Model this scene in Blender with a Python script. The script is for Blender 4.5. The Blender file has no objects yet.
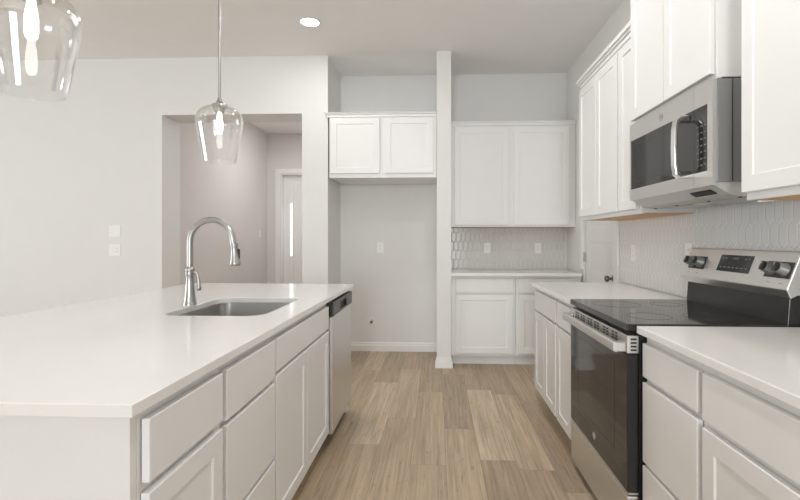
import bpy, bmesh, math, random
from mathutils import Vector, Matrix
random.seed(7)
PI = math.pi
S = bpy.context.scene
COL = S.collection

# ------------------------------------------------------------------ camera
HC = 1.247
FPX = 465.0
cd = bpy.data.cameras.new('camera')
cd.sensor_fit = 'HORIZONTAL'; cd.sensor_width = 36.0
cd.lens = FPX / 800.0 * 36.0
cd.shift_x = -16.8 / 800.0
cd.shift_y = -11.5 / 800.0
cd.clip_start = 0.02
cam = bpy.data.objects.new('camera', cd); COL.objects.link(cam)
cam.location = (0, 0, HC)
cam.rotation_euler = (PI / 2, 0, math.atan(20.0 / FPX))
S.camera = cam

# ------------------------------------------------------------------ view, world, daylight
S.view_settings.view_transform = 'Standard'
S.view_settings.look = 'None'
S.view_settings.gamma = 1.0
S.view_settings.use_curve_mapping = False
S.view_settings.exposure = 0.09
S.cycles.use_denoising = True
S.cycles.max_bounces = 10
S.cycles.diffuse_bounces = 6
S.cycles.transparent_max_bounces = 16
S.cycles.caustics_reflective = False
S.cycles.caustics_refractive = False
S.cycles.sample_clamp_indirect = 6.0

W = bpy.data.worlds.new('daylight'); S.world = W
W.use_nodes = True
bg = W.node_tree.nodes['Background']
bg.inputs[0].default_value = (0.93, 0.965, 1.0, 1); bg.inputs[1].default_value = 0.25

def area_light(name, loc, direction, sx, sy, power, color=(1, 1, 1)):
    l = bpy.data.lights.new(name, 'AREA'); l.shape = 'RECTANGLE'
    l.size = sx; l.size_y = sy; l.energy = power; l.color = color
    o = bpy.data.objects.new(name, l); COL.objects.link(o)
    o.location = loc
    o.rotation_euler = Vector(direction).to_track_quat('-Z', 'Z').to_euler()
    return o
# daylight just outside the windows (south wall behind the camera, west wall of the living area)
P_SOUTH, P_WEST, P_CAN = 300, 190, 5.2
area_light('daylight_south_a', (-4.2, -7.05, 1.50), (0, 1, 0.0), 3.6, 2.3, P_SOUTH * .04, (0.93, 0.97, 1.0))
area_light('daylight_south_b', (-0.55, -7.05, 1.50), (0, 1, 0.35), 2.4, 2.3, P_SOUTH, (0.905, 0.958, 1.0))
area_light('daylight_west', (-6.95, 1.2, 1.40), (1, 0, 0.35), 3.6, 2.1, P_WEST, (0.905, 0.958, 1.0))

# ------------------------------------------------------------------ materials
def new_mat(name):
    m = bpy.data.materials.new(name); m.use_nodes = True
    nt = m.node_tree
    return m, nt, nt.nodes['Principled BSDF']

def N(nt, typ, **kw):
    n = nt.nodes.new(typ)
    for k, v in kw.items(): setattr(n, k, v)
    return n

def mathn(nt, op, a, b=None, clamp=False):
    n = N(nt, 'ShaderNodeMath', operation=op); n.use_clamp = clamp
    for i, x in enumerate((a, b)):
        if x is None: continue
        if isinstance(x, (int, float)): n.inputs[i].default_value = x
        else: nt.links.new(x, n.inputs[i])
    return n.outputs[0]

def plain(name, col, rough=0.5, metal=0.0, var=0.02, nscale=6.0, bump=0.0, bscale=200.0, spec=None, coat=0.0):
    """principled material with a faint procedural variation"""
    m, nt, p = new_mat(name)
    tc = N(nt, 'ShaderNodeTexCoord')
    no = N(nt, 'ShaderNodeTexNoise'); no.inputs['Scale'].default_value = nscale; no.inputs['Detail'].default_value = 3
    nt.links.new(tc.outputs['Object'], no.inputs['Vector'])
    mx = N(nt, 'ShaderNodeMixRGB'); mx.inputs[1].default_value = tuple(max(0, c * (1 - var)) for c in col) + (1,)
    mx.inputs[2].default_value = tuple(min(1, c * (1 + var)) for c in col) + (1,)
    nt.links.new(no.outputs['Fac'], mx.inputs[0])
    nt.links.new(mx.outputs[0], p.inputs['Base Color'])
    p.inputs['Roughness'].default_value = rough
    p.inputs['Metallic'].default_value = metal
    if spec is not None: p.inputs['Specular IOR Level'].default_value = spec
    if coat: p.inputs['Coat Weight'].default_value = coat
    if bump:
        n2 = N(nt, 'ShaderNodeTexNoise'); n2.inputs['Scale'].default_value = bscale
        nt.links.new(tc.outputs['Object'], n2.inputs['Vector'])
        b = N(nt, 'ShaderNodeBump'); b.inputs['Strength'].default_value = bump; b.inputs['Distance'].default_value = 0.002
        nt.links.new(n2.outputs['Fac'], b.inputs['Height']); nt.links.new(b.outputs[0], p.inputs['Normal'])
    return m

M = {}
M['wall'] = plain('wall_paint', (0.77, 0.765, 0.75), 0.85, bump=0.15, bscale=120)
M['ceiling'] = plain('ceiling_paint', (0.86, 0.85, 0.835), 0.95, bump=0.2, bscale=90)
M['hall'] = plain('hall_paint', (0.69, 0.665, 0.65), 0.9)
M['trim'] = plain('trim_paint', (0.82, 0.81, 0.79), 0.4)
M['cab'] = plain('cabinet_paint', (0.82, 0.815, 0.805), 0.38)
M['quartz'] = plain('white_quartz', (0.84, 0.83, 0.81), 0.13, var=0.015, nscale=14)
M['plate'] = plain('white_plastic', (0.86, 0.85, 0.83), 0.35)
M['slot'] = plain('dark_slot', (0.03, 0.03, 0.03), 0.6)
M['wood_under'] = plain('maple_underside', (0.60, 0.33, 0.13), 0.5, var=0.12, nscale=18)
M['blackglass'] = plain('black_glass', (0.022, 0.022, 0.021), 0.06, var=0.0)
M['blackplastic'] = plain('black_plastic', (0.035, 0.035, 0.035), 0.35)
M['blackenamel'] = plain('black_enamel', (0.02, 0.02, 0.02), 0.22)
M['greysteel'] = plain('grey_painted_steel', (0.27, 0.27, 0.265), 0.38, metal=0.3)
M['filter'] = plain('aluminium_filter', (0.62, 0.62, 0.60), 0.45, metal=0.5)
M['chrome'] = plain('chrome', (0.80, 0.80, 0.79), 0.08, metal=1.0)
M['nickel'] = plain('brushed_nickel', (0.44, 0.43, 0.415), 0.33, metal=1.0, nscale=40)
M['bronze'] = plain('dark_satin_metal', (0.22, 0.20, 0.18), 0.3, metal=1.0)
M['ink'] = plain('pale_print', (0.55, 0.57, 0.58), 0.5)
M['keyink'] = plain('dim_key_print', (0.14, 0.14, 0.14), 0.5)
M['faintink'] = plain('faint_print', (0.032, 0.032, 0.031), 0.2)
M['lightink'] = plain('grey_print', (0.30, 0.30, 0.30), 0.5)

def steel(name, col, rough, stretch):
    m, nt, p = new_mat(name)
    tc = N(nt, 'ShaderNodeTexCoord'); mp = N(nt, 'ShaderNodeMapping'); mp.inputs['Scale'].default_value = stretch
    no = N(nt, 'ShaderNodeTexNoise'); no.inputs['Scale'].default_value = 1.0; no.inputs['Detail'].default_value = 4
    nt.links.new(tc.outputs['Object'], mp.inputs['Vector']); nt.links.new(mp.outputs[0], no.inputs['Vector'])
    mr = N(nt, 'ShaderNodeMapRange'); mr.inputs['To Min'].default_value = rough * 0.8; mr.inputs['To Max'].default_value = rough * 1.25
    nt.links.new(no.outputs['Fac'], mr.inputs['Value']); nt.links.new(mr.outputs[0], p.inputs['Roughness'])
    p.inputs['Base Color'].default_value = col + (1,); p.inputs['Metallic'].default_value = 1.0
    b = N(nt, 'ShaderNodeBump'); b.inputs['Strength'].default_value = 0.06; b.inputs['Distance'].default_value = 0.001
    nt.links.new(no.outputs['Fac'], b.inputs['Height']); nt.links.new(b.outputs[0], p.inputs['Normal'])
    return m
M['steel'] = steel('brushed_stainless', (0.72, 0.71, 0.69), 0.36, (4, 4, 400))
M['sinksteel'] = plain('sink_stainless', (0.66, 0.655, 0.64), 0.30, metal=1.0)
M['handlesteel'] = plain('polished_stainless', (0.78, 0.775, 0.765), 0.16, metal=1.0)

def emit(name, col, strength):
    m, nt, p = new_mat(name)
    p.inputs['Base Color'].default_value = (0.9, 0.9, 0.9, 1)
    p.inputs['Emission Color'].default_value = col + (1,); p.inputs['Emission Strength'].default_value = strength
    return m
M['lamp'] = emit('lit_diffuser', (1.0, 0.97, 0.92), 14.0)
M['bulb'] = emit('lit_bulb', (1.0, 0.97, 0.93), 4.0)
M['sliver_glow'] = emit('light_sliver_glow', (1.0, 0.99, 0.97), 3.0)  # glow standing in for a sliver of light on the hall door

def clear_glass(name, edge, base, tint=(1, 1, 1)):
    m = bpy.data.materials.new(name); m.use_nodes = True
    nt = m.node_tree; nt.nodes.clear()
    out = N(nt, 'ShaderNodeOutputMaterial'); mix = N(nt, 'ShaderNodeMixShader')
    tr = N(nt, 'ShaderNodeBsdfTransparent'); tr.inputs[0].default_value = tint + (1,)
    gl = N(nt, 'ShaderNodeBsdfGlossy'); gl.inputs['Roughness'].default_value = 0.02; gl.inputs[0].default_value = (1, 1, 1, 1)
    lw = N(nt, 'ShaderNodeLayerWeight'); lw.inputs[0].default_value = 0.25
    mr = N(nt, 'ShaderNodeMapRange'); mr.inputs['To Min'].default_value = base; mr.inputs['To Max'].default_value = edge
    nt.links.new(lw.outputs['Facing'], mr.inputs['Value'])
    nt.links.new(mr.outputs[0], mix.inputs[0]); nt.links.new(tr.outputs[0], mix.inputs[1]); nt.links.new(gl.outputs[0], mix.inputs[2])
    nt.links.new(mix.outputs[0], out.inputs[0])
    return m
M['glass'] = clear_glass('clear_lamp_glass', 0.9, 0.014, (0.985, 0.985, 0.98))
M['pane'] = clear_glass('window_glass', 0.5, 0.03)

def floor_mat():
    m, nt, p = new_mat('oak_planks')
    L = nt.links
    tc = N(nt, 'ShaderNodeTexCoord'); sp = N(nt, 'ShaderNodeSeparateXYZ'); L.new(tc.outputs['Object'], sp.inputs[0])
    PW, PL = 0.195, 1.22
    xs = mathn(nt, 'DIVIDE', mathn(nt, 'ADD', sp.outputs[0], 20.035), PW)
    col = mathn(nt, 'FLOOR', xs); fx = mathn(nt, 'FRACT', xs)
    wn = N(nt, 'ShaderNodeTexWhiteNoise', noise_dimensions='1D'); L.new(col, wn.inputs['W'])
    ys = mathn(nt, 'DIVIDE', mathn(nt, 'ADD', sp.outputs[1], mathn(nt, 'MULTIPLY', wn.outputs['Value'], PL * 5)), PL)
    ys = mathn(nt, 'ADD', ys, 20.0)
    row = mathn(nt, 'FLOOR', ys); fy = mathn(nt, 'FRACT', ys)
    cmb = N(nt, 'ShaderNodeCombineXYZ'); L.new(col, cmb.inputs[0]); L.new(row, cmb.inputs[1])
    w2 = N(nt, 'ShaderNodeTexWhiteNoise', noise_dimensions='2D'); L.new(cmb.outputs[0], w2.inputs['Vector'])
    ramp = N(nt, 'ShaderNodeValToRGB'); r = ramp.color_ramp; r.interpolation = 'LINEAR'
    tones = [(0.0, (0.41, 0.315, 0.225)), (0.3, (0.46, 0.355, 0.25)), (0.55, (0.50, 0.385, 0.265)), (0.8, (0.54, 0.425, 0.295)), (1.0, (0.62, 0.50, 0.355))]
    r.elements[0].position = 0; r.elements[0].color = tones[0][1] + (1,)
    r.elements[1].position = 1; r.elements[1].color = tones[-1][1] + (1,)
    for pos, c in tones[1:-1]:
        e = r.elements.new(pos); e.color = c + (1,)
    L.new(w2.outputs['Value'], ramp.inputs[0])
    # grain
    off = mathn(nt, 'MULTIPLY', w2.outputs['Value'], 37.0)
    gv = N(nt, 'ShaderNodeCombineXYZ')
    L.new(mathn(nt, 'MULTIPLY', sp.outputs[0], 60.0), gv.inputs[0]); L.new(mathn(nt, 'MULTIPLY', sp.outputs[1], 1.8), gv.inputs[1]); L.new(off, gv.inputs[2])
    g1 = N(nt, 'ShaderNodeTexNoise'); g1.inputs['Scale'].default_value = 1.0; g1.inputs['Detail'].default_value = 6; g1.inputs['Roughness'].default_value = 0.62; g1.inputs['Distortion'].default_value = 0.6
    L.new(gv.outputs[0], g1.inputs['Vector'])
    gv2 = N(nt, 'ShaderNodeCombineXYZ')
    L.new(mathn(nt, 'MULTIPLY', sp.outputs[0], 9.0), gv2.inputs[0]); L.new(mathn(nt, 'MULTIPLY', sp.outputs[1], 0.9), gv2.inputs[1]); L.new(off, gv2.inputs[2])
    g2 = N(nt, 'ShaderNodeTexNoise'); g2.inputs['Scale'].default_value = 1.0; g2.inputs['Detail'].default_value = 3; g2.inputs['Distortion'].default_value = 1.2
    L.new(gv2.outputs[0], g2.inputs['Vector'])
    k1 = N(nt, 'ShaderNodeMapRange'); k1.inputs['From Min'].default_value = 0.3; k1.inputs['From Max'].default_value = 0.7; k1.inputs['To Min'].default_value = 0.72; k1.inputs['To Max'].default_value = 1.14
    L.new(g1.outputs['Fac'], k1.inputs['Value'])
    k2 = N(nt, 'ShaderNodeMapRange'); k2.inputs['From Min'].default_value = 0.3; k2.inputs['From Max'].default_value = 0.7; k2.inputs['To Min'].default_value = 0.90; k2.inputs['To Max'].default_value = 1.14
    L.new(g2.outputs['Fac'], k2.inputs['Value'])
    k = mathn(nt, 'MULTIPLY', k1.outputs[0], k2.outputs[0])
    gv3 = N(nt, 'ShaderNodeCombineXYZ')
    L.new(mathn(nt, 'MULTIPLY', sp.outputs[0], 26.0), gv3.inputs[0]); L.new(mathn(nt, 'MULTIPLY', sp.outputs[1], 4.5), gv3.inputs[1]); L.new(off, gv3.inputs[2])
    g3 = N(nt, 'ShaderNodeTexNoise'); g3.inputs['Scale'].default_value = 1.0; g3.inputs['Detail'].default_value = 5; g3.inputs['Distortion'].default_value = 2.2
    L.new(gv3.outputs[0], g3.inputs['Vector'])
    k3 = N(nt, 'ShaderNodeMapRange'); k3.inputs['From Min'].default_value = 0.58; k3.inputs['From Max'].default_value = 0.74; k3.inputs['To Min'].default_value = 1.0; k3.inputs['To Max'].default_value = 0.76
    L.new(g3.outputs['Fac'], k3.inputs['Value'])
    k = mathn(nt, 'MULTIPLY', k, k3.outputs[0])
    # seams
    ex = mathn(nt, 'MULTIPLY', mathn(nt, 'MINIMUM', fx, mathn(nt, 'SUBTRACT', 1.0, fx)), PW)
    ey = mathn(nt, 'MULTIPLY', mathn(nt, 'MINIMUM', fy, mathn(nt, 'SUBTRACT', 1.0, fy)), PL)
    e = mathn(nt, 'MINIMUM', ex, ey)
    seam = N(nt, 'ShaderNodeMapRange'); seam.inputs['From Min'].default_value = 0.0004; seam.inputs['From Max'].default_value = 0.0022; seam.inputs['To Min'].default_value = 0.62; seam.inputs['To Max'].default_value = 1.0
    L.new(e, seam.inputs['Value'])
    k = mathn(nt, 'MULTIPLY', k, seam.outputs[0])
    vm = N(nt, 'ShaderNodeVectorMath', operation='SCALE'); L.new(ramp.outputs[0], vm.inputs[0]); L.new(k, vm.inputs['Scale'])
    L.new(vm.outputs[0], p.inputs['Base Color'])
    p.inputs['Roughness'].default_value = 0.42; p.inputs['Specular IOR Level'].default_value = 0.35
    b = N(nt, 'ShaderNodeBump'); b.inputs['Strength'].default_value = 0.25; b.inputs['Distance'].default_value = 0.002
    L.new(k, b.inputs['Height']); L.new(b.outputs[0], p.inputs['Normal'])
    return m
M['floor'] = floor_mat()

def tile_mat(name, axis, body, grout):
    """elongated hexagon (picket) wall tile; axis = horizontal object axis of the wall"""
    m, nt, p = new_mat(name); L = nt.links
    tc = N(nt, 'ShaderNodeTexCoord'); sp = N(nt, 'ShaderNodeSeparateXYZ'); L.new(tc.outputs['Object'], sp.inputs[0])
    x0 = mathn(nt, 'ADD', sp.outputs[axis], 30.0); z0 = mathn(nt, 'ADD', sp.outputs[2], 30.0)
    w, H, pt = 0.052, 0.124, 0.026
    pitch = H - pt
    def edge(dx, dz):
        fx = mathn(nt, 'SUBTRACT', mathn(nt, 'MODULO', mathn(nt, 'ADD', x0, dx), w), w / 2)
        fz = mathn(nt, 'SUBTRACT', mathn(nt, 'MODULO', mathn(nt, 'ADD', z0, dz), 2 * pitch), pitch)
        ax = mathn(nt, 'ABSOLUTE', fx); az = mathn(nt, 'ABSOLUTE', fz)
        e1 = mathn(nt, 'SUBTRACT', w / 2, ax)
        e2 = mathn(nt, 'SUBTRACT', mathn(nt, 'SUBTRACT', H / 2, az), mathn(nt, 'MULTIPLY', ax, pt / (w / 2)))
        e2 = mathn(nt, 'MULTIPLY', e2, 0.707)
        return mathn(nt, 'MINIMUM', e1, e2)
    e = mathn(nt, 'MAXIMUM', edge(0, 0), edge(w / 2, pitch))
    mk = N(nt, 'ShaderNodeMapRange'); mk.inputs['From Min'].default_value = 0.0012; mk.inputs['From Max'].default_value = 0.0028
    L.new(e, mk.inputs['Value'])
    mx = N(nt, 'ShaderNodeMixRGB'); mx.inputs[1].default_value = grout + (1,); mx.inputs[2].default_value = body + (1,)
    L.new(mk.outputs[0], mx.inputs[0]); L.new(mx.outputs[0], p.inputs['Base Color'])
    hm = N(nt, 'ShaderNodeMapRange'); hm.inputs['From Min'].default_value = 0.0005; hm.inputs['From Max'].default_value = 0.006
    L.new(e, hm.inputs['Value'])
    b = N(nt, 'ShaderNodeBump'); b.inputs['Strength'].default_value = 0.6; b.inputs['Distance'].default_value = 0.003
    L.new(hm.outputs[0], b.inputs['Height']); L.new(b.outputs[0], p.inputs['Normal'])
    rr = N(nt, 'ShaderNodeMapRange'); rr.inputs['To Min'].default_value = 0.7; rr.inputs['To Max'].default_value = 0.16
    L.new(mk.outputs[0], rr.inputs['Value']); L.new(rr.outputs[0], p.inputs['Roughness'])
    return m
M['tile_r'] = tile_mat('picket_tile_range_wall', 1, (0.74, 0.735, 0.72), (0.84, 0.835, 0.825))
M['tile_b_shaded'] = tile_mat('picket_tile_back_wall_shaded', 0, (0.63, 0.62, 0.60), (0.73, 0.72, 0.70))  # same tile as the range wall, with shade mixed into its colour

# ------------------------------------------------------------------ mesh helpers
class MB:
    """collects shapes and links them as ONE mesh object"""
    def __init__(s): s.bm = bmesh.new()
    def box(s, x0, x1, y0, y1, z0, z1):
        x0, x1 = sorted((x0, x1)); y0, y1 = sorted((y0, y1)); z0, z1 = sorted((z0, z1))
        v = [s.bm.verts.new(c) for c in ((x0,y0,z0),(x1,y0,z0),(x1,y1,z0),(x0,y1,z0),(x0,y0,z1),(x1,y0,z1),(x1,y1,z1),(x0,y1,z1))]
        for f in ((3,2,1,0),(4,5,6,7),(0,1,5,4),(1,2,6,5),(2,3,7,6),(3,0,4,7)): s.bm.faces.new([v[i] for i in f])
        return s
    def prism(s, prof, a0, a1, axis='x'):
        """closed 2D profile extruded along an axis; profile pairs are the other two axes in order"""
        def pt(a, p):
            return {'x': (a, p[0], p[1]), 'y': (p[0], a, p[1]), 'z': (p[0], p[1], a)}[axis]
        A = [s.bm.verts.new(pt(a0, p)) for p in prof]; B = [s.bm.verts.new(pt(a1, p)) for p in prof]
        n = len(prof)
        for i in range(n): s.bm.faces.new((A[i], A[(i+1) % n], B[(i+1) % n], B[i]))
        s.bm.faces.new(A[::-1]); s.bm.faces.new(B)
        return s
    def lathe(s, prof, c=(0,0,0), n=28, axis='z', close=False):
        """(r, h) profile turned round an axis through c"""
        rings = []
        for r, h in prof:
            ring = []
            for i in range(n):
                a = 2 * PI * i / n; x, y = r * math.cos(a), r * math.sin(a)
                q = {'z': (x, y, h), 'x': (h, x, y), 'y': (x, h, y)}[axis]
                ring.append(s.bm.verts.new((c[0]+q[0], c[1]+q[1], c[2]+q[2])))
            rings.append(ring)
        for k in range(len(rings) - 1):
            for i in range(n):
                s.bm.faces.new((rings[k][i], rings[k][(i+1) % n], rings[k+1][(i+1) % n], rings[k+1][i]))
        if close:
            for i in range(n): s.bm.faces.new((rings[-1][i], rings[-1][(i+1) % n], rings[0][(i+1) % n], rings[0][i]))
        else:
            s.bm.faces.new(rings[0][::-1]); s.bm.faces.new(rings[-1])
        return s
    def tube(s, pts, rad, n=14):
        pts = [Vector(p) for p in pts]; rings = []
        rads = rad if isinstance(rad, (list, tuple)) else [rad] * len(pts)
        t0 = (pts[1] - pts[0]).normalized()
        ref = Vector((0, 0, 1)) if abs(t0.z) < 0.9 else Vector((0, 1, 0))
        u = t0.cross(ref).normalized()
        for i, p in enumerate(pts):
            t = (pts[min(i+1, len(pts)-1)] - pts[max(i-1, 0)]).normalized()
            u = (u - t * u.dot(t)).normalized(); v = t.cross(u)
            rings.append([s.bm.verts.new(p + (u * math.cos(2*PI*k/n) + v * math.sin(2*PI*k/n)) * rads[i]) for k in range(n)])
        for a, b in zip(rings, rings[1:]):
            for k in range(n): s.bm.faces.new((a[k], a[(k+1) % n], b[(k+1) % n], b[k]))
        s.bm.faces.new(rings[0][::-1]); s.bm.faces.new(rings[-1])
        return s
    def shaker(s, x0, x1, z0, z1, yb, yf, fr=0.057, rec=0.006, ch=0.0035, raised=False):
        """five-piece door: frame front at yf, panel recessed; back at yb (front looks to -y)"""
        bm = s.bm
        def ring(ix, y): return [bm.verts.new(c) for c in ((x0+ix,y,z0+ix),(x1-ix,y,z0+ix),(x1-ix,y,z1-ix),(x0+ix,y,z1-ix))]
        e = 0.002
        rs = [ring(0, yb), ring(0, yf+e), ring(e, yf), ring(fr, yf), ring(fr+ch, yf+rec)]
        if raised: rs += [ring(fr+ch+0.03, yf+rec), ring(fr+ch+0.045, yf+rec*0.35)]
        for a, b in zip(rs, rs[1:]):
            for i in range(4): bm.faces.new((a[i], a[(i+1) % 4], b[(i+1) % 4], b[i]))
        bm.faces.new(rs[0][::-1]); bm.faces.new(rs[-1])
        return s
    def xf(s, mat):
        bmesh.ops.transform(s.bm, matrix=mat, verts=s.bm.verts[:]); return s
    def build(s, name, mat, parent=None, bev=0.0, smooth=False, seg=2):
        bmesh.ops.recalc_face_normals(s.bm, faces=s.bm.faces[:])
        me = bpy.data.meshes.new(name); s.bm.to_mesh(me); s.bm.free()
        me.materials.append(mat)
        o = bpy.data.objects.new(name, me); COL.objects.link(o)
        if parent is not None: o.parent = parent
        if smooth:
            for p in me.polygons: p.use_smooth = True
            me.set_sharp_from_angle(angle=math.radians(38))
        if bev:
            b = o.modifiers.new('bevel', 'BEVEL'); b.width = bev; b.segments = seg; b.limit_method = 'ANGLE'; b.angle_limit = math.radians(40)
        return o

def tag(o, label, cat, group=None):
    o['label'] = label; o['category'] = cat
    if group: o['group'] = group
    return o
def thing(name, label, cat, loc=(0, 0, 0), rz=0.0, group=None):
    o = bpy.data.objects.new(name, None); COL.objects.link(o)
    o.empty_display_size = 0.1
    o.location = loc; o.rotation_euler = (0, 0, rz)
    return tag(o, label, cat, group)
def struct(o, label=None, cat=None):
    o['kind'] = 'structure'
    if label: o['label'] = label
    if cat: o['category'] = cat
    return o
def copy_tree(o, parent=None):
    c = o.copy(); COL.objects.link(c)
    if parent is not None: c.parent = parent
    for ch in list(o.children): copy_tree(ch, c)
    return c
def lettering(body, size, mat, parent, name, mw):
    """flat text as a mesh part; mw = matrix in the parent's space"""
    cu = bpy.data.curves.new(name, 'FONT'); cu.body = body; cu.size = size; cu.align_x = 'CENTER'; cu.align_y = 'CENTER'; cu.extrude = 0.0003
    t = bpy.data.objects.new(name, cu); COL.objects.link(t)
    dg = bpy.context.evaluated_depsgraph_get()
    me = bpy.data.meshes.new_from_object(t.evaluated_get(dg))
    bpy.data.objects.remove(t)
    me.materials.clear(); me.materials.append(mat)
    o = bpy.data.objects.new(name, me); COL.objects.link(o); o.parent = parent; o.matrix_local = mw
    return o

# ------------------------------------------------------------------ room
H = 3.05; YB = 5.13; XR = 1.415; YL = 4.53
XW = -6.5; YS = -6.7
OX0, OX1, OZ = -2.742, -1.327, 2.48       # opening to the hall
AX = -1.07                                # alcove side
HX, HY = -2.92, 7.9                       # hall left wall, hall far wall

struct(MB().box(XW - .15, XR + .15, YS - .15, HY + 1.6, -0.08, 0.0).build('floor', M['floor']), 'floor of long oak-look planks in mixed tan and grey-brown', 'floor')
struct(MB().box(XW - .15, XR + .15, YS - .15, HY + 1.6, H, H + 0.1).build('ceiling', M['ceiling']), 'flat warm grey painted ceiling over kitchen and hall', 'ceiling')
# wall facing the camera, with the hall opening
wb = MB()
wb.box(XW, OX0, YL, YL + 0.33, 0, H)
wb.box(OX0, OX1, YL, YL + 0.33, OZ, H)
wb.box(OX1, AX, YL, YB + 0.15, 0, H)
struct(wb.build('wall_left', M['wall']), 'off-white wall with the wide hall opening', 'wall')
struct(MB().box(AX, XR + .15, YB, YB + 0.15, 0, H).build('wall_back', M['wall']), 'off-white wall behind alcove and rear counter', 'wall')
struct(MB().box(0.0, 0.137, 4.485, YB, 0, H).build('wall_stub', M['wall'], None), 'narrow full-height wall end beside the fridge alcove', 'wall')
DY0, DY1, DZ = 3.755, 4.55, 2.06
wr = MB()
wr.box(XR, XR + 0.15, YS, DY0, 0, H); wr.box(XR, XR + 0.15, DY0, DY1, DZ, H); wr.box(XR, XR + 0.15, DY1, YB, 0, H)
struct(wr.build('wall_right', M['wall']), 'wall behind the range with the pantry doorway', 'wall')
struct(MB().box(XR + 0.15, XR + 0.2, DY0 - .3, DY1 + .3, 0, 2.4).build('wall_pantry', M['wall']))
# walls behind and beside the camera, with windows
WS = [(-6.0, -2.4), (-1.75, 0.65)]
sw = MB(); zs0, zs1 = 0.35, 2.65
xs = [XW] + [a for w_ in WS for a in w_] + [XR]
for i in range(0, len(xs), 2): sw.box(xs[i], xs[i+1], YS - .15, YS, 0, H)
for a, b in WS: sw.box(a, b, YS - .15, YS, 0, zs0).box(a, b, YS - .15, YS, zs1, H)
struct(sw.build('wall_south', M['wall']))
ww = MB(); ya, yb_ = -0.6, 3.0
ww.box(XW - .15, XW, YS, ya, 0, H).box(XW - .15, XW, yb_, YL + .33, 0, H).box(XW - .15, XW, ya, yb_, 0, 0.3).box(XW - .15, XW, ya, yb_, 2.5, H)
struct(ww.build('wall_west', M['wall']))
def window_s(n, a, b):
    fr = MB(); t = 0.05
    fr.box(a, b, YS - .1, YS - .04, zs0, zs0 + t).box(a, b, YS - .1, YS - .04, zs1 - t, zs1)
    for x in (a, (a + b) / 2 - t / 2, b - t): fr.box(x, x + t, YS - .1, YS - .04, zs0 + t, zs1 - t)
    o = struct(fr.build('window_%d' % n, M['trim']))
    MB().box(a + t, b - t, YS - .073, YS - .067, zs0 + t, zs1 - t).build('pane', M['pane'], o)
window_s(1, *WS[0]); window_s(2, *WS[1])
fr = MB(); t = 0.05
fr.box(XW - .1, XW - .04, ya, yb_, 0.3, 0.35).box(XW - .1, XW - .04, ya, yb_, 2.45, 2.5)
for y in (ya, (ya + yb_) / 2 - t / 2, yb_ - t): fr.box(XW - .1, XW - .04, y, y + t, .35, 2.45)
w3 = struct(fr.build('window_3', M['trim']))
MB().box(XW - .073, XW - .067, ya + t, yb_ - t, .35, 2.45).build('pane', M['pane'], w3)

# hall beyond the opening
struct(MB().box(HX - .12, HX, YL + .33, HY, 0, H).build('wall_hall_side', M['hall']), 'pinkish beige side wall of the hall', 'wall')
HDX0, HDX1, HDZ = -2.69, -1.85, 2.36
hw = MB()
hw.box(HX - .12, HDX0, HY, HY + .14, 0, H).box(HDX1, -1.1, HY, HY + .14, 0, H).box(HDX0, HDX1, HY, HY + .14, HDZ, H)
struct(hw.build('wall_hall_end', M['hall']), 'beige end wall of the hall around a tall doorway', 'wall')
struct(MB().box(-1.327, -1.2, YB + .15, HY, 0, H).build('wall_hall_inner', M['hall']))
struct(MB().box(HX - .12, -1.1, HY + 1.4, HY + 1.5, 0, H).box(HX - .12, HX, HY + .14, HY + 1.4, 0, H).box(-1.2, -1.1, HY + .14, HY + 1.4, 0, H).build('wall_hall_room', M['hall']))
cs = MB()
cs.box(HDX0 - .085, HDX0, HY - .018, HY, 0, HDZ + .085).box(HDX1, HDX1 + .085, HY - .018, HY, 0, HDZ + .085).box(HDX0, HDX1, HY - .018, HY, HDZ, HDZ + .085)
cs.box(HDX0, HDX0 + .02, HY, HY + .14, 0, HDZ).box(HDX1 - .02, HDX1, HY, HY + .14, 0, HDZ).box(HDX0 + .02, HDX1 - .02, HY, HY + .14, HDZ - .02, HDZ)
struct(cs.build('trim_1', M['trim'], None, 0.003), 'white casing around the door at the hall end', 'trim')
d2 = MB().shaker(HDX0 + .11, HDX1 - .022, 0.01, HDZ - .023, HY + .135, HY + .10, 0.075, 0.014, 0.008).build('door_2', M['trim'])
struct(d2, 'tall white panelled door at the end of the hall', 'door')
MB().box(HDX0 + .022, HDX0 + .11, HY + .10, HY + .135, 0.01, HDZ - .023).build('stile', M['trim'], d2)
MB().box(HDX0 + .150, HDX0 + .172, HY + .093, HY + .0995, 0.95, 1.85).build('light_sliver', M['sliver_glow'], d2)  # added glowing strip imitates the bright sliver of light on the door

# baseboards
bb = MB().prism([(YB, 0), (YB - .016, 0), (YB - .016, .062), (YB - .010, .075), (YB - .010, .088), (YB - .004, .1), (YB, .1)], AX, 0.0, 'x')
struct(bb.build('baseboard_back', M['trim']), 'white baseboard along the back of the fridge alcove', 'baseboard')
def wrap_base(x0, x1, y0, y1, name, label):
    m = MB()
    for o_, z0, z1 in ((.016, 0, .06), (.010, .06, .085), (.005, .085, .1)):
        m.box(x0 - o_, x1 + o_, y0 - o_, y1, z0, z1)
    return struct(m.build(name, M['trim'], None, 0.003), label, 'baseboard')
wrap_base(0.0, 0.137, 4.485, 4.54, 'baseboard_stub', 'stepped white base moulding round the narrow wall end')
struct(MB().box(AX, AX + .014, YL, YB - .02, 0, .1).build('baseboard_alcove', M['trim'], None, .003))
struct(MB().box(XW, OX0, YL - .014, YL, 0, .1).build('baseboard_left', M['trim'], None, .003))
struct(MB().box(HX, HX + .014, YL + .33, HY - .02, 0, .1).build('baseboard_hall', M['trim'], None, .003))
struct(MB().box(HX + .014, HDX0 - .085, HY - .014, HY, 0, .1).build('baseboard_hall_end', M['trim'], None, .003))

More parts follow.
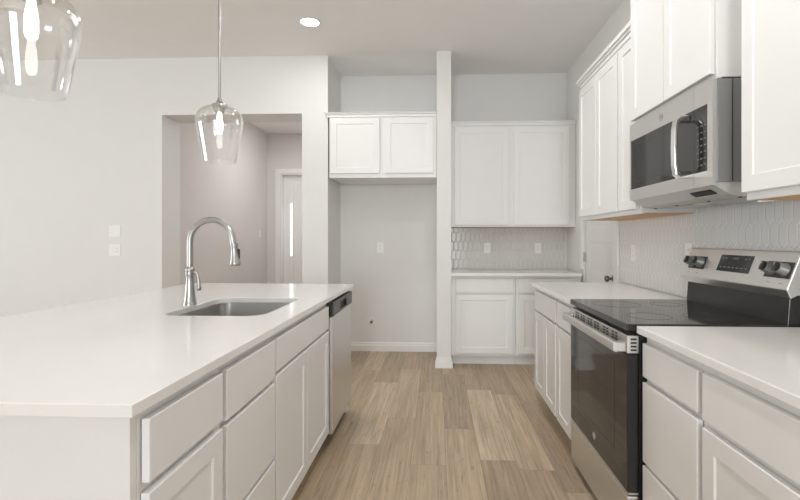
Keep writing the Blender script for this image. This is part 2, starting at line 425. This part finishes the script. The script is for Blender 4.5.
# pantry door in the range wall (door faces -X): built facing -y then turned
RX = Matrix.Rotation(-PI / 2, 4, 'Z')     # local x -> -Y, local -y -> -X
dm = MB(); dw = DY1 - DY0 - .03
dm.box(0, dw, .004, .035, 0, DZ - .03)
zz = [0.19, 0.57, 0.95, 1.33, 1.71]
st = 0.105
dm.box(0, st, -.002, .004, 0, DZ - .03).box(dw - st, dw, -.002, .004, 0, DZ - .03)
prev = 0
for z in zz + [DZ - .03]:
    top = z if z != DZ - .03 else DZ - .03
    dm.box(st, dw - st, -.002, .004, prev, top); prev = z + .25
for z in zz:
    dm.prism([(st + .03, z + .03), (dw - st - .03, z + .03), (dw - st - .03, z + .22), (st + .03, z + .22)], .0005, .004, 'y')
dm.xf(Matrix.Translation((XR + .02, DY1 - .015, .01)) @ RX)
d1 = struct(dm.build('door_1', M['trim'], None, 0.002), 'white five-panel pantry door beside the rear counter', 'door')
kn = MB().lathe([(.028, 0), (.028, .006), (.012, .010), (.010, .032), (.022, .040), (.027, .052), (.024, .064), (.012, .070), (.001, .071)], n=24)
kn.xf(Matrix.Translation((XR + .018, 3.84, .92)) @ Matrix.Rotation(-PI / 2, 4, 'Y'))
kn.build('door_knob', M['bronze'], d1, smooth=True)
for z in (0.25, 1.07, 1.85):
    MB().box(XR - .004, XR + .016, DY1 - .018, DY1 - .004, z - .045, z + .045).build('hinge', M['nickel'], d1, .001)
cs = MB()
cs.box(XR - .018, XR, DY0 - .088, DY0, 0, DZ + .06).box(XR - .018, XR, DY1, DY1 + .06, .95, DZ + .06).box(XR - .018, XR, DY0, DY1, DZ, DZ + .06)
struct(cs.build('trim_2', M['trim'], None, .003), 'white casing round the pantry door', 'trim')

# backsplashes
struct(MB().box(XR - .009, XR, 0.4, 3.632, .914, 1.93).build('wall_tile_range', M['tile_r']), 'glossy white elongated-hexagon tile behind the range', 'backsplash')
struct(MB().box(.14, XR - .02, YB - .009, YB, .914, 1.38).build('wall_tile_back', M['tile_b_shaded']), 'white elongated-hexagon tile above the rear counter, shade put into its colour', 'backsplash')

# ------------------------------------------------------------------ cabinets (local: x along the front, front looks to -y, z up)
DT = 0.020      # door thickness
def drawer(root, x0, x1, z0, z1):
    return MB().box(x0, x1, -DT, -.001, z0, z1).build('drawer_front', M['cab'], root, .003)
def door(root, x0, x1, z0, z1):
    return MB().shaker(x0, x1, z0, z1, -.001, -DT).build('door', M['cab'], root)
def base_cab(name, label, loc, rz, w, fronts, depth=0.6, group=None, cat='cabinet', extra=None):
    r = thing(name, label, cat, loc, rz, group)
    b = MB().box(.0005, w - .0005, .002, depth, .10, .882)
    b.build('body', M['cab'], r, .0015)
    MB().box(.0005, w - .0005, .075, .09, 0, .0995).build('toe_kick', M['cab'], r)
    for f in fronts:
        {'d': drawer, 'D': door}[f[0]](r, *f[1:])
    return r
def wall_cab(name, label, loc, rz, w, z0, z1, doors, depth, crown=(False, False), crown_h=.065, group=None, filler=None, under=True):
    r = thing(name, label, 'cabinet', loc, rz, group)
    MB().box(.0005, w - .0005, .002, depth, z0 + .004, z1).box(.0005, w - .0005, .002, .02, z0, z0 + .004).build('body', M['cab'], r, .001)
    if under: MB().box(.02, w - .004, .022, depth - .002, z0 - .001, z0 + .0035).build('underside_panel', M['wood_under'], r)
    for x0, x1, a, b in doors: door(r, x0, x1, a, b)
    if crown is not None:
        l, rr = crown
        c = MB()
        for o_, a, b in ((.008, z1, z1 + .026), (.020, z1 + .026, z1 + .040), (.032, z1 + .040, z1 + crown_h)):
            c.box(.0005 - (o_ if l is True else 0), w - .0005 + (o_ if rr else 0), -o_, depth, a + (.0003 if a == z1 else 0), b)
            if l == 'front': c.box(-.016 - o_, .0005, -o_, .0135, a + (.0003 if a == z1 else 0), b)
        c.build('crown_moulding', M['cab'], r, .003)
    if filler:
        MB().box(filler[0], filler[1], .10, .115, z0, z1).build('filler_strip', M['cab'], r)
    return r
ZD0, ZD1, ZR0, ZR1 = .125, .700, .716, .856    # door and drawer heights of base units

# ---- right run (faces -X): local x runs toward the camera
XF = .763                                       # face-frame plane of the far units
RZ = -PI / 2
SLAB0, SLAB1 = .884, .912
base_cab('base_cabinet', 'white two-door base cabinet with one wide drawer, under the counter beyond the range', (XF, 3.585, 0), RZ, .645,
         [('d', .018, .625, ZR0, ZR1), ('D', .018, .318, ZD0, ZD1), ('D', .324, .625, ZD0, ZD1)])
base_cab('base_cabinet', 'slim white single-door base cabinet with small drawer, touching far side of the range', (XF, 2.938, 0), RZ, .338,
         [('d', .02, .318, ZR0, ZR1), ('D', .02, .318, ZD0, ZD1)])
XN = .802
base_cab('drawer_cabinet', 'white three-drawer base cabinet on near side of the range, handleless slab fronts', (XN, 1.818, 0), RZ, .397,
         [('d', .012, .384, .722, .850), ('d', .012, .384, .40, .702), ('d', .012, .384, ZD0, .386)], depth=.58)
base_cab('base_cabinet', 'white base cabinet with wide drawer over shaker door, beside the three-drawer cabinet', (XN, 1.42, 0), RZ, .80,
         [('d', .012, .788, .712, .852), ('D', .012, .397, ZD0, .69), ('D', .403, .788, ZD0, .69)], depth=.58)
tag(MB().box(.724, XR - .010, 2.598, 3.605, SLAB0, SLAB1).build('countertop', M['quartz'], None, .003), 'white quartz countertop between the range and the pantry door', 'countertop')
tag(MB().box(.765, XR - .010, .60, 1.818, SLAB0, SLAB1).build('countertop', M['quartz'], None, .003), 'white quartz countertop on near side of the range, above the three-drawer cabinet', 'countertop')

# uppers
XU = 1.12; DU = XR - .01 - XU
wall_cab('upper_cabinet', 'tall white two-door upper cabinet with crown, mounted nearest the pantry door', (XU, 3.664, 0), RZ, .777, 1.385, 2.41,
         [(.014, .384, 1.412, 2.385), (.394, .762, 1.412, 2.385)], DU, (True, False))
wall_cab('upper_cabinet', 'slim white single-door upper cabinet between microwave and two-door upper', (XU, 2.886, 0), RZ, .284, 1.385, 2.41,
         [(.012, .262, 1.412, 2.385)], DU, (False, False))
XO = 1.08
wall_cab('upper_cabinet', 'white two-door cabinet mounted directly above the microwave', (XO, 2.60, 0), RZ, .755, 1.868, 2.60,
         [(.004, .368, 1.888, 2.575), (.376, .744, 1.888, 2.575)], XR - .01 - XO, (False, True), under=False)
wall_cab('upper_cabinet', 'large white upper cabinet door above near counter, close to the microwave', (XU, 1.735, 0), RZ, .93, 1.385, 2.41,
         [(.004, .455, 1.412, 2.385), (.463, .92, 1.412, 2.385)], DU, None, filler=(-.088, 0))

# ---- back run (faces -Y)
YF = 4.575
base_cab('base_cabinet', 'white rear base cabinet with drawer, standing against the narrow wall end', (.14, YF, 0), 0, .627,
         [('d', .045, .60, ZR0, ZR1), ('D', .045, .60, ZD0, ZD1)], depth=.54)
base_cab('base_cabinet', 'white rear base cabinet half hidden by the counter beyond the range', (.768, YF, 0), 0, .632,
         [('d', .026, .585, ZR0, ZR1), ('D', .026, .585, ZD0, ZD1)], depth=.54)
tag(MB().box(.138, 1.385, 4.50, YB - .010, SLAB0, SLAB1).build('countertop', M['quartz'], None, .003), 'white quartz countertop along the back wall with two outlets above', 'countertop')
wall_cab('upper_cabinet', 'white two-door upper cabinet on the back wall over the rear counter', (.140, 4.80, 0), 0, 1.272, 1.365, 2.405,
         [(.044, .590, 1.385, 2.385), (.645, 1.205, 1.385, 2.385)], .32, (False, False), crown_h=.042)
# over-fridge cabinet in the alcove
wall_cab('upper_cabinet', 'short white two-door cabinet bridging the top of the fridge alcove', (AX + .018, 4.515, 0), 0, 1.05, 1.84, 2.432,
         [(.016, .497, 1.882, 2.42), (.548, 1.018, 1.882, 2.42)], .60, ('front', False), crown_h=.045, under=False)

# ---- island (faces +X): local x runs away from the camera
XI = -.642; RI = PI / 2
ID = .60
base_cab('base_cabinet', 'island base cabinet with drawer over shaker door, at the near end', (XI, .972, 0), RI, .375,
         [('d', .010, .358, .716, ZR1), ('D', .010, .358, ZD0, .694)], depth=ID)
base_cab('drawer_cabinet', 'three-drawer island cabinet with slab fronts, next to the sink cabinet', (XI, 1.348, 0), RI, .428,
         [('d', .006, .422, .705, ZR1), ('d', .006, .422, .405, .690), ('d', .006, .422, ZD0, .390)], depth=ID)
sc = thing('sink_cabinet', 'two-door island sink cabinet with false drawer front, beside the dishwasher', 'cabinet', (XI, 1.777, 0), RI)
W_ = .905
MB().box(.0005, .018, .002, ID, .10, .882).box(W_ - .018, W_ - .0005, .002, ID, .10, .882).box(.018, W_ - .018, .002, .02, .10, .882).box(.018, W_ - .018, ID - .012, ID, .10, .882).box(.018, W_ - .018, .02, ID - .012, .10, .118).build('body', M['cab'], sc)
MB().box(.0005, W_ - .0005, .075, .09, 0, .0995).build('toe_kick', M['cab'], sc)
drawer(sc, .006, .880, .728, ZR1); door(sc, .006, .436, ZD0, .712); door(sc, .442, .880, ZD0, .712)
# dishwasher
dw = thing('dishwasher', 'stainless dishwasher with black control strip at the far end of the island', 'dishwasher', (XI - .007, 2.688, 0), RI)
DWW = .60
MB().box(.003, DWW - .003, .004, ID - .03, .10, .876).build('tub_housing', M['greysteel'], dw)
MB().box(.004, DWW - .004, -.040, .003, .102, .788).build('door', M['steel'], dw, .004)
cp = MB()
cp.box(.004, DWW - .004, -.030, .003, .791, .874)
cp.box(.004, .20, -.046, -.0305, .791, .874).box(.40, DWW - .004, -.046, -.0305, .791, .874).box(.20, .40, -.046, -.0305, .850, .874).box(.20, .40, -.046, -.0305, .791, .806)
cp.build('control_strip', M['blackplastic'], dw, .003)
MB().box(.205, .395, -.0304, -.0296, .812, .845).build('pocket_handle', M['slot'], dw)
MB().box(.003, DWW - .003, .05, .065, .005, .098).build('toe_kick', M['blackplastic'], dw)
# island end panels and rear panel
tag(MB().box(-1.46, XI - .002, .950, .970, 0, .882).build('end_panel', M['wall'], None, .001), 'plain white panel closing the near end of the island', 'panel')
tag(MB().box(-1.46, XI - .002, 3.30, 3.36, 0, .882).build('end_panel', M['cab'], None, .001), 'plain white island panel beyond the dishwasher', 'panel')
tag(MB().box(-1.46, XI - ID - .012, .972, 3.299, 0, .882).build('back_panel', M['cab'], None, .001), 'white back panel of the island under the seating overhang', 'panel')
# island countertop with sink cut-out
SX0, SX1, SY0, SY1, SRAD = -1.215, -.757, 1.975, 2.585, .085
def rrect(x0, x1, y0, y1, r, n=7):
    pts = []
    for cx, cy, a0 in ((x1 - r, y1 - r, 0), (x0 + r, y1 - r, PI/2), (x0 + r, y0 + r, PI), (x1 - r, y0 + r, 1.5*PI)):
        for i in range(n): 
            a = a0 + PI/2 * i / (n - 1); pts.append((cx + r * math.cos(a), cy + r * math.sin(a)))
    return pts
def slab_with_hole(x0, x1, y0, y1, hole, z0, z1):
    m = MB(); bm = m.bm
    n = len(hole); q = n // 4
    corners = [(x1, y1), (x0, y1), (x0, y0), (x1, y0)]
    lay = []
    for z in (z0, z1):
        h = [bm.verts.new((p[0], p[1], z)) for p in hole]; c = [bm.verts.new((p[0], p[1], z)) for p in corners]
        for k in range(4):
            seg = h[k*q:(k+1)*q]
            for i in range(q - 1): bm.faces.new((c[k], seg[i], seg[i+1]))
            bm.faces.new((c[k], seg[-1], h[((k+1)*q) % n], c[(k+1) % 4]))
        lay.append((h, c))
    (h0, c0), (h1, c1) = lay
    for i in range(n): bm.faces.new((h0[i], h0[(i+1) % n], h1[(i+1) % n], h1[i]))
    for i in range(4): bm.faces.new((c0[i], c0[(i+1) % 4], c1[(i+1) % 4], c1[i]))
    return m
tag(slab_with_hole(-1.845, -.613, .911, 3.412, rrect(SX0, SX1, SY0, SY1, SRAD), SLAB0, SLAB1).build('island_countertop', M['quartz'], None, .0025), 'long white quartz island top with an undermount sink cut-out', 'countertop')
# sink
sk = thing('sink', 'undermount stainless sink bowl set into the white island top', 'sink', (0, 0, 0))
sk.location = ((SX0 + SX1) / 2, (SY0 + SY1) / 2, .66)
m = MB(); bm = m.bm
hx, hy = (SX1 - SX0) / 2 + .004, (SY1 - SY0) / 2 + .004
prof = [(.022, .2235, .07), (0, .2235, .058), (-.002, .10, .056), (-.006, .035, .05), (-.025, .008, .05), (-.05, .002, .05)]
rings = [[bm.verts.new((p[0], p[1], z)) for p in rrect(-hx - e, hx + e, -hy - e, hy + e, r)] for e, z, r in prof]
for a, b in zip(rings, rings[1:]):
    for i in range(len(a)): bm.faces.new((a[i], a[(i+1) % len(a)], b[(i+1) % len(b)], b[i]))
bm.faces.new(rings[-1])
o = m.build('bowl', M['sinksteel'], sk, smooth=True)
so = o.modifiers.new('thickness', 'SOLIDIFY'); so.thickness = .0012; so.offset = -1
MB().lathe([(.045, 0.0025), (.045, .005), (.036, .006), (.030, .003), (.004, .003), (.003, .014), (.001, .014)], (0, .05, 0), 24).build('drain', M['chrome'], sk, smooth=True)
# faucet
FX, FY = -1.25, 2.305
fa = thing('faucet', 'tall brushed nickel gooseneck pull-down faucet standing behind the island sink', 'faucet', (FX, FY, SLAB1))
MB().lathe([(.001, 0), (.0335, 0), (.0335, .008), (.031, .012), (.0305, .018), (.027, .035), (.0235, .07), (.0205, .11), (.0195, .14), (.0215, .150), (.0225, .158), (.0215, .166), (.0235, .172), (.0235, .180), (.020, .188), (.0165, .192), (.001, .192)], n=32).build('base', M['nickel'], fa, smooth=True)
pts = [(0, 0, .19), (0, 0, .26), (0, 0, .318)]
R_ = .111
for i in range(1, 19):
    a = PI - i * (PI * 0.97) / 18
    pts.append((R_ + R_ * math.cos(a), 0, .318 + R_ * math.sin(a)))
pts.append((pts[-1][0] + .003, 0, pts[-1][2] - .034)); end = pts[-1]
MB().tube(pts, .0155, 18).build('spout', M['nickel'], fa, smooth=True)
hd = MB().lathe([(.001, .012), (.0185, .012), (.020, .006), (.0195, -.004), (.0175, -.010), (.0185, -.035), (.0225, -.065), (.0275, -.088), (.0285, -.094), (.027, -.098), (.001, -.098)], n=28)
hd.xf(Matrix.Translation((end[0] + .004, 0, end[2] + .006)) @ Matrix.Rotation(-.06, 4, 'Y') @ Matrix.Rotation(0, 4, 'X'))
sh = hd.build('spray_head', M['nickel'], fa, smooth=True)
sh.location = (0, 0, 0)
MB().lathe([(.001, .002), (.023, .002), (.023, -.002), (.001, -.002)], (end[0] + .010, 0, end[2] - .093), 24).build('nozzle_face', M['blackplastic'], sh, smooth=True)
MB().box(end[0] + .020, end[0] + .033, -.006, .006, end[2] - .062, end[2] - .012).build('spray_button', M['blackplastic'], sh, .003)
lv = MB().tube([(.018, 0, .165), (.032, 0, .163), (.040, 0, .150), (.044, 0, .130), (.046, 0, .110), (.047, 0, .095)], [.009, .008, .0075, .0075, .009, .010], 14)
lv.lathe([(.001, 0), (.010, 0), (.0125, .008), (.0125, .02), (.009, .028), (.001, .028)], (.047, 0, .072), 18)
lv.build('lever_handle', M['nickel'], fa, smooth=True)

# ------------------------------------------------------------------ range (local: x toward camera, front to -y, so world X = .745 + y, world Y = 2.59 - x)
rg = thing('range', 'freestanding electric range, stainless with black glass top and oven door', 'range', (.732, 2.590, 0), RZ)
RW = .764
MB().box(.004, RW - .004, .050, .660, .045, .884).build('body', M['blackenamel'], rg, .002)
for x, y in ((.05, .06), (RW - .05, .06), (.05, .58), (RW - .05, .58)):
    MB().lathe([(.001, 0), (.018, 0), (.018, .012), (.010, .014), (.010, .047), (.001, .047)], (x, y, 0), 16).build('foot', M['blackplastic'], rg)
MB().box(.002, RW - .002, .0, .608, .888, .9165).build('cooktop', M['blackglass'], rg, .005, seg=3)
# burner rings printed on the glass
def ring(cx, cy, r, name='burner_ring'):
    MB().lathe([(r, .9166), (r, .9170), (r - .0025, .9170), (r - .0025, .9166)], (cx, cy, 0), 48, close=True).build(name, M['faintink'], bpy.data.objects[ck])
ck = [c for c in rg.children if c.name.startswith('cooktop')][0].name
for cx, cy, r in ((.20, .17, .115), (.57, .17, .09), (.20, .42, .075), (.57, .42, .10)): ring(cx, cy, r)
# stainless vent strip under the cooktop
vs = MB().box(.004, RW - .004, .004, .048, .802, .872).build('vent_trim', M['steel'], rg, .003)
vn = MB()
for gx in (.09, .18, .29, .385, .50, .60):
    for k in range(3):
        for j in range(2):
            x = gx + j * .038; vn.box(x, x + .022, .0025, .0042, .832 + k * .012, .838 + k * .012)
for k in range(4): vn.box(RW - .0045, RW - .0025, .016, .038, .812 + k * .014, .819 + k * .014)
vn.build('vent_slots', M['slot'], vs)
od = MB().box(.004, RW - .004, .003, .048, .265, .800).build('oven_door', M['blackglass'], rg, .004)
MB().box(.003, RW - .003, .006, .046, .256, .264).build('door_trim', M['steel'], od, .001)
ow = MB()
for a in ((.13, .63, .735, .739), (.13, .63, .375, .379)): ow.box(a[0], a[1], .0022, .0034, a[2], a[3])
for x in (.13, .626): ow.box(x, x + .004, .0022, .0034, .379, .735)
ow.build('oven_window_border', M['faintink'], od)
lg = MB().lathe([(.016, 0), (.016, .0015), (.0145, .0015), (.0145, 0)], n=28, close=True)
lg.xf(Matrix.Translation((.382, .003, .325)) @ Matrix.Rotation(PI / 2, 4, 'X'))
lg.build('logo_ring', M['ink'], od)
FRONT = Matrix.Rotation(PI / 2, 4, 'X')
lettering('GE', .018, M['ink'], od, 'logo_letters', Matrix.Translation((.382, .0025, .325)) @ FRONT)
# handle
hb = MB()
hb.prism([(-.046, .812), (-.040, .804), (-.026, .804), (-.022, .812), (-.022, .838), (-.027, .844), (-.040, .844), (-.046, .838)], .016, RW - .016, 'x')
for x in (.016, RW - .056): hb.box(x, x + .04, -.024, .0035, .806, .842)
hb.build('oven_handle', M['steel'], od, .003)
MB().box(.004, RW - .004, .004, .048, .045, .250).build('storage_drawer', M['steel'], rg, .006)
# backguard
MB().prism([(.609, .884), (.609, .917), (.617, 1.028), (.668, 1.028), (.668, .884)], .030, RW - .012, 'x').build('backguard', M['blackenamel'], rg, .003)
A, B = Vector((0, .596, 1.050)), Vector((0, .652, 1.196))        # slanted face, bottom and top
pn = MB().prism([(A.y, A.z), (B.y, B.z), (.668, 1.198), (.668, 1.029), (.640, 1.029), (.612, 1.016)], .0, RW, 'x').build('control_panel', M['steel'], rg, .004)
tv = (B - A).normalized(); nv = Vector((0, -tv.z, tv.y))
def onpanel(x, u, d=0.0):
    """matrix: local x along panel, y up the slope, z outward"""
    P = A + tv * u + nv * d; P.x = x
    m4 = Matrix.Identity(4)
    for i, vec in enumerate((Vector((1, 0, 0)), tv, nv)):
        for j in range(3): m4[j][i] = vec[j]
    m4.translation = P
    return m4
PH = (B - A).length
ds = MB().box(.290, .520, PH * .30, PH * .82, -.001, .0015); ds.xf(onpanel(0, 0))
dsp = ds.build('display', M['blackglass'], pn)
dp = MB()
for i in range(7):
    x = .308 + i * .03; dp.box(x, x + .014, PH * .42, PH * .445, .0015, .002)
for i in range(2):
    for x in (.306, .468): dp.box(x + i * .022, x + i * .022 + .012, PH * .70, PH * .73, .0015, .002)
dp.xf(onpanel(0, 0)); dp.build('display_print', M['lightink'], dsp)
ck_ = MB().box(.385, .425, PH * .68, PH * .745, .0015, .002); ck_.xf(onpanel(0, 0)); ck_.build('clock_window', M['keyink'], dsp)
tp = MB()
for x in (.06, .14, .655, .72):
    tp.box(x - .010, x + .010, PH * .14, PH * .155, -.0005, .0006)
tp.xf(onpanel(0, 0)); tp.build('panel_print', M['lightink'], pn)
for x in (.075, .150, .650, .722):
    pl = MB().box(x - .034, x + .034, PH * .5 - .034, PH * .5 + .034, -.0005, .003); pl.xf(onpanel(0, 0))
    kp = pl.build('knob_plate', M['blackplastic'], pn, .002)
    k_ = MB().lathe([(.001, .003), (.027, .003), (.027, .008), (.024, .012), (.0225, .034), (.019, .038), (.001, .038)], n=28)
    k_.xf(onpanel(x, PH * .5))
    kb = k_.build('knob', M['greysteel'], kp, .001, smooth=True)
    k2 = MB().lathe([(.001, .0382), (.0185, .0382), (.0185, .0395), (.001, .0395)], n=28).box(-.006, .006, -.0185, .0185, .0395, .050)
    k2.xf(onpanel(x, PH * .5)); k2.build('grip', M['blackplastic'], kb, .001)
    k3 = MB().box(-.0012, .0012, .004, .0175, .0501, .0506); k3.xf(onpanel(x, PH * .5)); k3.build('pointer', M['chrome'], kb)

# ------------------------------------------------------------------ microwave (world X = 1.055 + y, Y = 2.593 - x)
mw = thing('microwave', 'stainless over-the-range microwave with bowed handle, mounted above the range', 'microwave', (1.055, 2.592, 1.452), RZ)
MWW, MWH = .762, .410
MB().box(.002, MWW - .002, .020, .345, .012, MWH).build('body', M['greysteel'], mw, .003)
XD = .635          # door | control panel seam
def framed(m, x0, x1, g0, g1, z0, z1, h0, h1, y0, y1):
    m.box(x0, x1, y0, y1, z0, h0).box(x0, x1, y0, y1, h1, z1)
    if g0 > x0: m.box(x0, g0, y0, y1, h0, h1)
    if g1 < x1: m.box(g1, x1, y0, y1, h0, h1)
    return m
GZ0, GZ1 = .060, .322
mdoor = framed(MB(), .0, XD - .001, .014, XD - .001, .0, MWH, GZ0, GZ1, 0, .018).build('door', M['steel'], mw)
mg = MB().box(.014, XD - .001, .0015, .018, GZ0, GZ1).build('door_glass', M['blackglass'], mdoor)
wb_ = MB()
wb_.box(.06, .50, .0009, .0016, GZ0 + .035, GZ0 + .037).box(.06, .50, .0009, .0016, GZ1 - .037, GZ1 - .035)
wb_.box(.06, .062, .0009, .0016, GZ0 + .037, GZ1 - .037).box(.498, .50, .0009, .0016, GZ0 + .037, GZ1 - .037)
wb_.build('window_border', M['faintink'], mg)
mc = framed(MB(), XD + .001, MWW, XD + .001, MWW - .032, .0, MWH, GZ0, GZ1, 0, .018).build('control_panel', M['steel'], mw)
mcg = MB().box(XD + .001, MWW - .032, .0015, .018, GZ0, GZ1).build('control_glass', M['blackglass'], mc)
bt = MB()
for r_ in range(7):
    for c_ in range(3):
        x = XD + .018 + c_ * .026; z = GZ0 + .025 + r_ * .026
        bt.box(x, x + .014, .0009, .0016, z, z + .006)
bt.build('keypad_print', M['keyink'], mcg)
lr = MB().lathe([(.0165, 0), (.0165, .0012), (.015, .0012), (.015, 0)], n=28, close=True)
lr.xf(Matrix.Translation((.355, .0, .366)) @ FRONT); lr.build('logo_ring', M['greysteel'], mdoor)
lettering('GE', .018, M['greysteel'], mdoor, 'logo_letters', Matrix.Translation((.355, -.0004, .366)) @ FRONT)
# flat strap handle with angled ends
xa, xb = .572, .606
outer = [(.0012, .046), (-.040, .046), (-.056, .062), (-.062, .10), (-.064, .178), (-.062, .256), (-.056, .294), (-.040, .310), (.0012, .310)]
inner = [(.0012, .282), (-.034, .282), (-.044, .272), (-.049, .25), (-.051, .178), (-.049, .106), (-.044, .084), (-.034, .074), (.0012, .074)]
hh = MB(); n_ = len(outer)
for i in range(n_ - 1):
    q = [outer[i], outer[i+1], inner[n_-2-i], inner[n_-1-i]]
    hh.prism(q, xa, xb, 'x')
bmesh.ops.remove_doubles(hh.bm, verts=hh.bm.verts[:], dist=.0001)
inside = [f for f in hh.bm.faces if len([g for g in hh.bm.faces if g is not f and set(g.verts) == set(f.verts)])]
bmesh.ops.delete(hh.bm, geom=inside, context='FACES_ONLY')
hh.build('handle', M['handlesteel'], mdoor, .004, seg=3)
# underside with filters, lamp and screws
un = MB().prism([(.012, .0115), (.012, .0), (.070, -.034), (.110, -.042), (.345, -.042), (.345, .0115)], .006, MWW - .006, 'x').build('underside', M['filter'], mw)
for x0 in (.06, .43):
    ft = MB().box(x0, x0 + .27, .14, .30, -.046, -.042)
    ft.build('grease_filter', M['filter'], un, .003)
MB().box(.345, .415, .15, .21, -.046, -.042).build('lamp_cover', M['plate'], un, .002)
MB().prism([(.030, -.0105), (.056, -.0258), (.054, -.029), (.028, -.0137)], .55, .70, 'x').build('vent_grille', M['slot'], un)
for x in (.03, .25, .52, .73): MB().lathe([(.001, -.004), (.006, -.004), (.007, 0), (.001, 0)], (x, .125, -.042), 12).build('screw', M['slot'], un)
sg = MB()
for y in (.075, .20): sg.box(MWW - .002, MWW - .001, y, y + .004, .014, MWH - .002)
sg.build('side_seams', M['slot'], [c for c in mw.children if c.name.startswith('body')][0])

# ------------------------------------------------------------------ switches and outlets
def plate(name, label, cat, loc, rz, gangs, kind, wide=None, group=None):
    """wall plate facing -y at loc"""
    r = thing(name, label, cat, loc, rz, group)
    w = wide or (.072 + .046 * (gangs - 1))
    p = MB().box(-w / 2, w / 2, -.006, 0, -.058, .058).build('cover_plate', M['plate'], r, .0025)
    for g in range(gangs):
        cx = (g - (gangs - 1) / 2) * .046
        k = kind[g] if isinstance(kind, (list, tuple)) else kind
        if k == 'switch':
            MB().box(cx - .016, cx + .016, -.0095, -.006, -.033, .033).build('rocker', M['plate'], r, .0015)
        else:
            f = MB().box(cx - .016, cx + .016, -.0078, -.006, -.034, .034).build('receptacle', M['plate'], r, .001)
            s_ = MB()
            for z in (.017, -.017):
                for d in (-.006, .006): s_.box(cx + d - .001, cx + d + .001, -.0081, -.0077, z - .004, z + .005)
            s_.build('slots', M['slot'], f)
    return r
plate('switch_plate', 'white two-gang switch plate on the blank wall, upper of two', 'switch', (-3.225, YL, 1.322), 0, 2, 'switch')
plate('switch_plate', 'white two-gang wall plate with switch and outlet, lower of two', 'switch', (-3.225, YL, 1.132), 0, 2, ('switch', 'outlet'))
plate('outlet', 'white outlet on the back wall of the fridge alcove', 'outlet', (-.629, YB, 1.147), 0, 1, 'outlet')
plate('outlet', 'white outlet in rear backsplash, the one closer to the wall end', 'outlet', (.552, YB - .009, 1.143), 0, 1, 'outlet')
plate('outlet', 'white outlet in rear backsplash, the one closer to the pantry door', 'outlet', (1.10, YB - .009, 1.143), 0, 1, 'outlet')
plate('outlet', 'white outlet in the tile beside the pantry door casing', 'outlet', (XR - .009, 3.387, 1.143), RZ, 1, 'outlet')
plate('outlet', 'white outlet half hidden behind the range control panel', 'outlet', (XR - .009, 2.655, 1.165), RZ, 1, 'outlet')
plate('switch_plate', 'small white switch plate on the hall side wall', 'switch', (HX, 7.55, 1.33), PI / 2, 1, 'switch')
wv = thing('water_valve', 'small round water supply valve low on the fridge alcove wall', 'valve', (-.718, YB, .32))
MB().lathe([(.001, 0), (.040, 0), (.040, -.005), (.034, -.008), (.028, -.003), (.001, -.003)], axis='y', n=28).build('escutcheon', M['plate'], wv, smooth=True)
MB().lathe([(.010, -.002), (.010, -.035), (.014, -.036), (.014, -.050), (.001, -.050)], (.0, 0, .006), axis='y', n=16).build('valve_stem', M['bronze'], wv, smooth=True)

# ------------------------------------------------------------------ lamps
def pendant(loc, label):
    r = thing('pendant_light', label, 'pendant light', loc, 0, 'pendants over the island')
    zt = .296                                     # glass top above its rim
    MB().lathe([(.001, H - loc[2]), (.062, H - loc[2]), (.062, H - loc[2] - .012), (.056, H - loc[2] - .022), (.012, H - loc[2] - .026), (.001, H - loc[2] - .026)], n=32).build('canopy', M['nickel'], r, smooth=True)
    MB().lathe([(.0072, zt + .03), (.0072, H - loc[2] - .024)], n=12).build('stem', M['nickel'], r, smooth=True)
    so = MB().lathe([(.001, zt + .045), (.009, zt + .043), (.012, zt + .030), (.018, zt + .016), (.040, zt + .006), (.042, zt - .004), (.026, zt - .006), (.024, zt - .034), (.016, zt - .036), (.001, zt - .036)][::-1], n=28).build('socket', M['nickel'], r, smooth=True)
    out = [(.0895, 0), (.096, .035), (.105, .080), (.116, .140), (.125, .190), (.1295, .225), (.128, .252), (.119, .276), (.100, .296), (.075, .308), (.045, .314), (.027, .316)]
    inn = [(a - .003, b - (.002 if b > .25 else 0)) for a, b in out[::-1]]
    out = [(a * .912, b * .93) for a, b in out]; inn = [(a * .912, b * .93) for a, b in inn]
    MB().lathe(out + inn, n=56, close=True).build('glass_shade', M['glass'], r, smooth=True)
    MB().lathe([(.001, .150), (.008, .151), (.014, .158), (.0165, .172), (.0165, .215), (.013, .240), (.011, .250), (.011, zt - .037), (.001, zt - .037)], n=24).build('bulb', M['bulb'], r, smooth=True)
    return r
pendant((-1.142, 2.40, 1.647), 'clear glass pendant with lit bulb, hanging near the island faucet')
pendant((-1.141, 1.262, 1.655), 'clear glass pendant with lit bulb, over the near end of the island')

def can(loc, label, light=True, power=P_CAN):
    r = thing('recessed_light', label, 'ceiling light', loc)
    MB().lathe([(.088, 0), (.092, -.003), (.088, -.006), (.074, -.005), (.072, 0)], n=40, close=True).build('trim_ring', M['trim'], r, smooth=True)
    MB().lathe([(.001, -.0035), (.0715, -.0035), (.0715, -.0005), (.001, -.0005)], n=40).build('diffuser', M['lamp'], r)
    l = bpy.data.lights.new('downlight', 'AREA'); l.shape = 'DISK'; l.size = .13; l.energy = power; l.color = (1, 1, 1)
    o = bpy.data.objects.new('downlight', l); COL.objects.link(o); o.parent = r; o.location = (0, 0, -.012)
    return r
can((-1.055, 3.83, H), 'round lit recessed ceiling light above the far end of the island')
can((-1.14, 0.55, H), 'round recessed ceiling light above the near end of the island, out of view')
can((.25, 1.35, H), 'round recessed ceiling light above the aisle beside the range, out of view', power=13)
can((.38, 2.75, H), 'added unseen ceiling light brightening the aisle by the pantry door', power=8)  # unseen lamp added to lift the right side and ceiling
can((-3.4, 0.3, H), 'round recessed ceiling light over the living area, out of view', power=5)
can((-1.8, 6.5, H), 'added unseen ceiling light that brightens the hall', power=18)  # unseen lamp added to light the hall
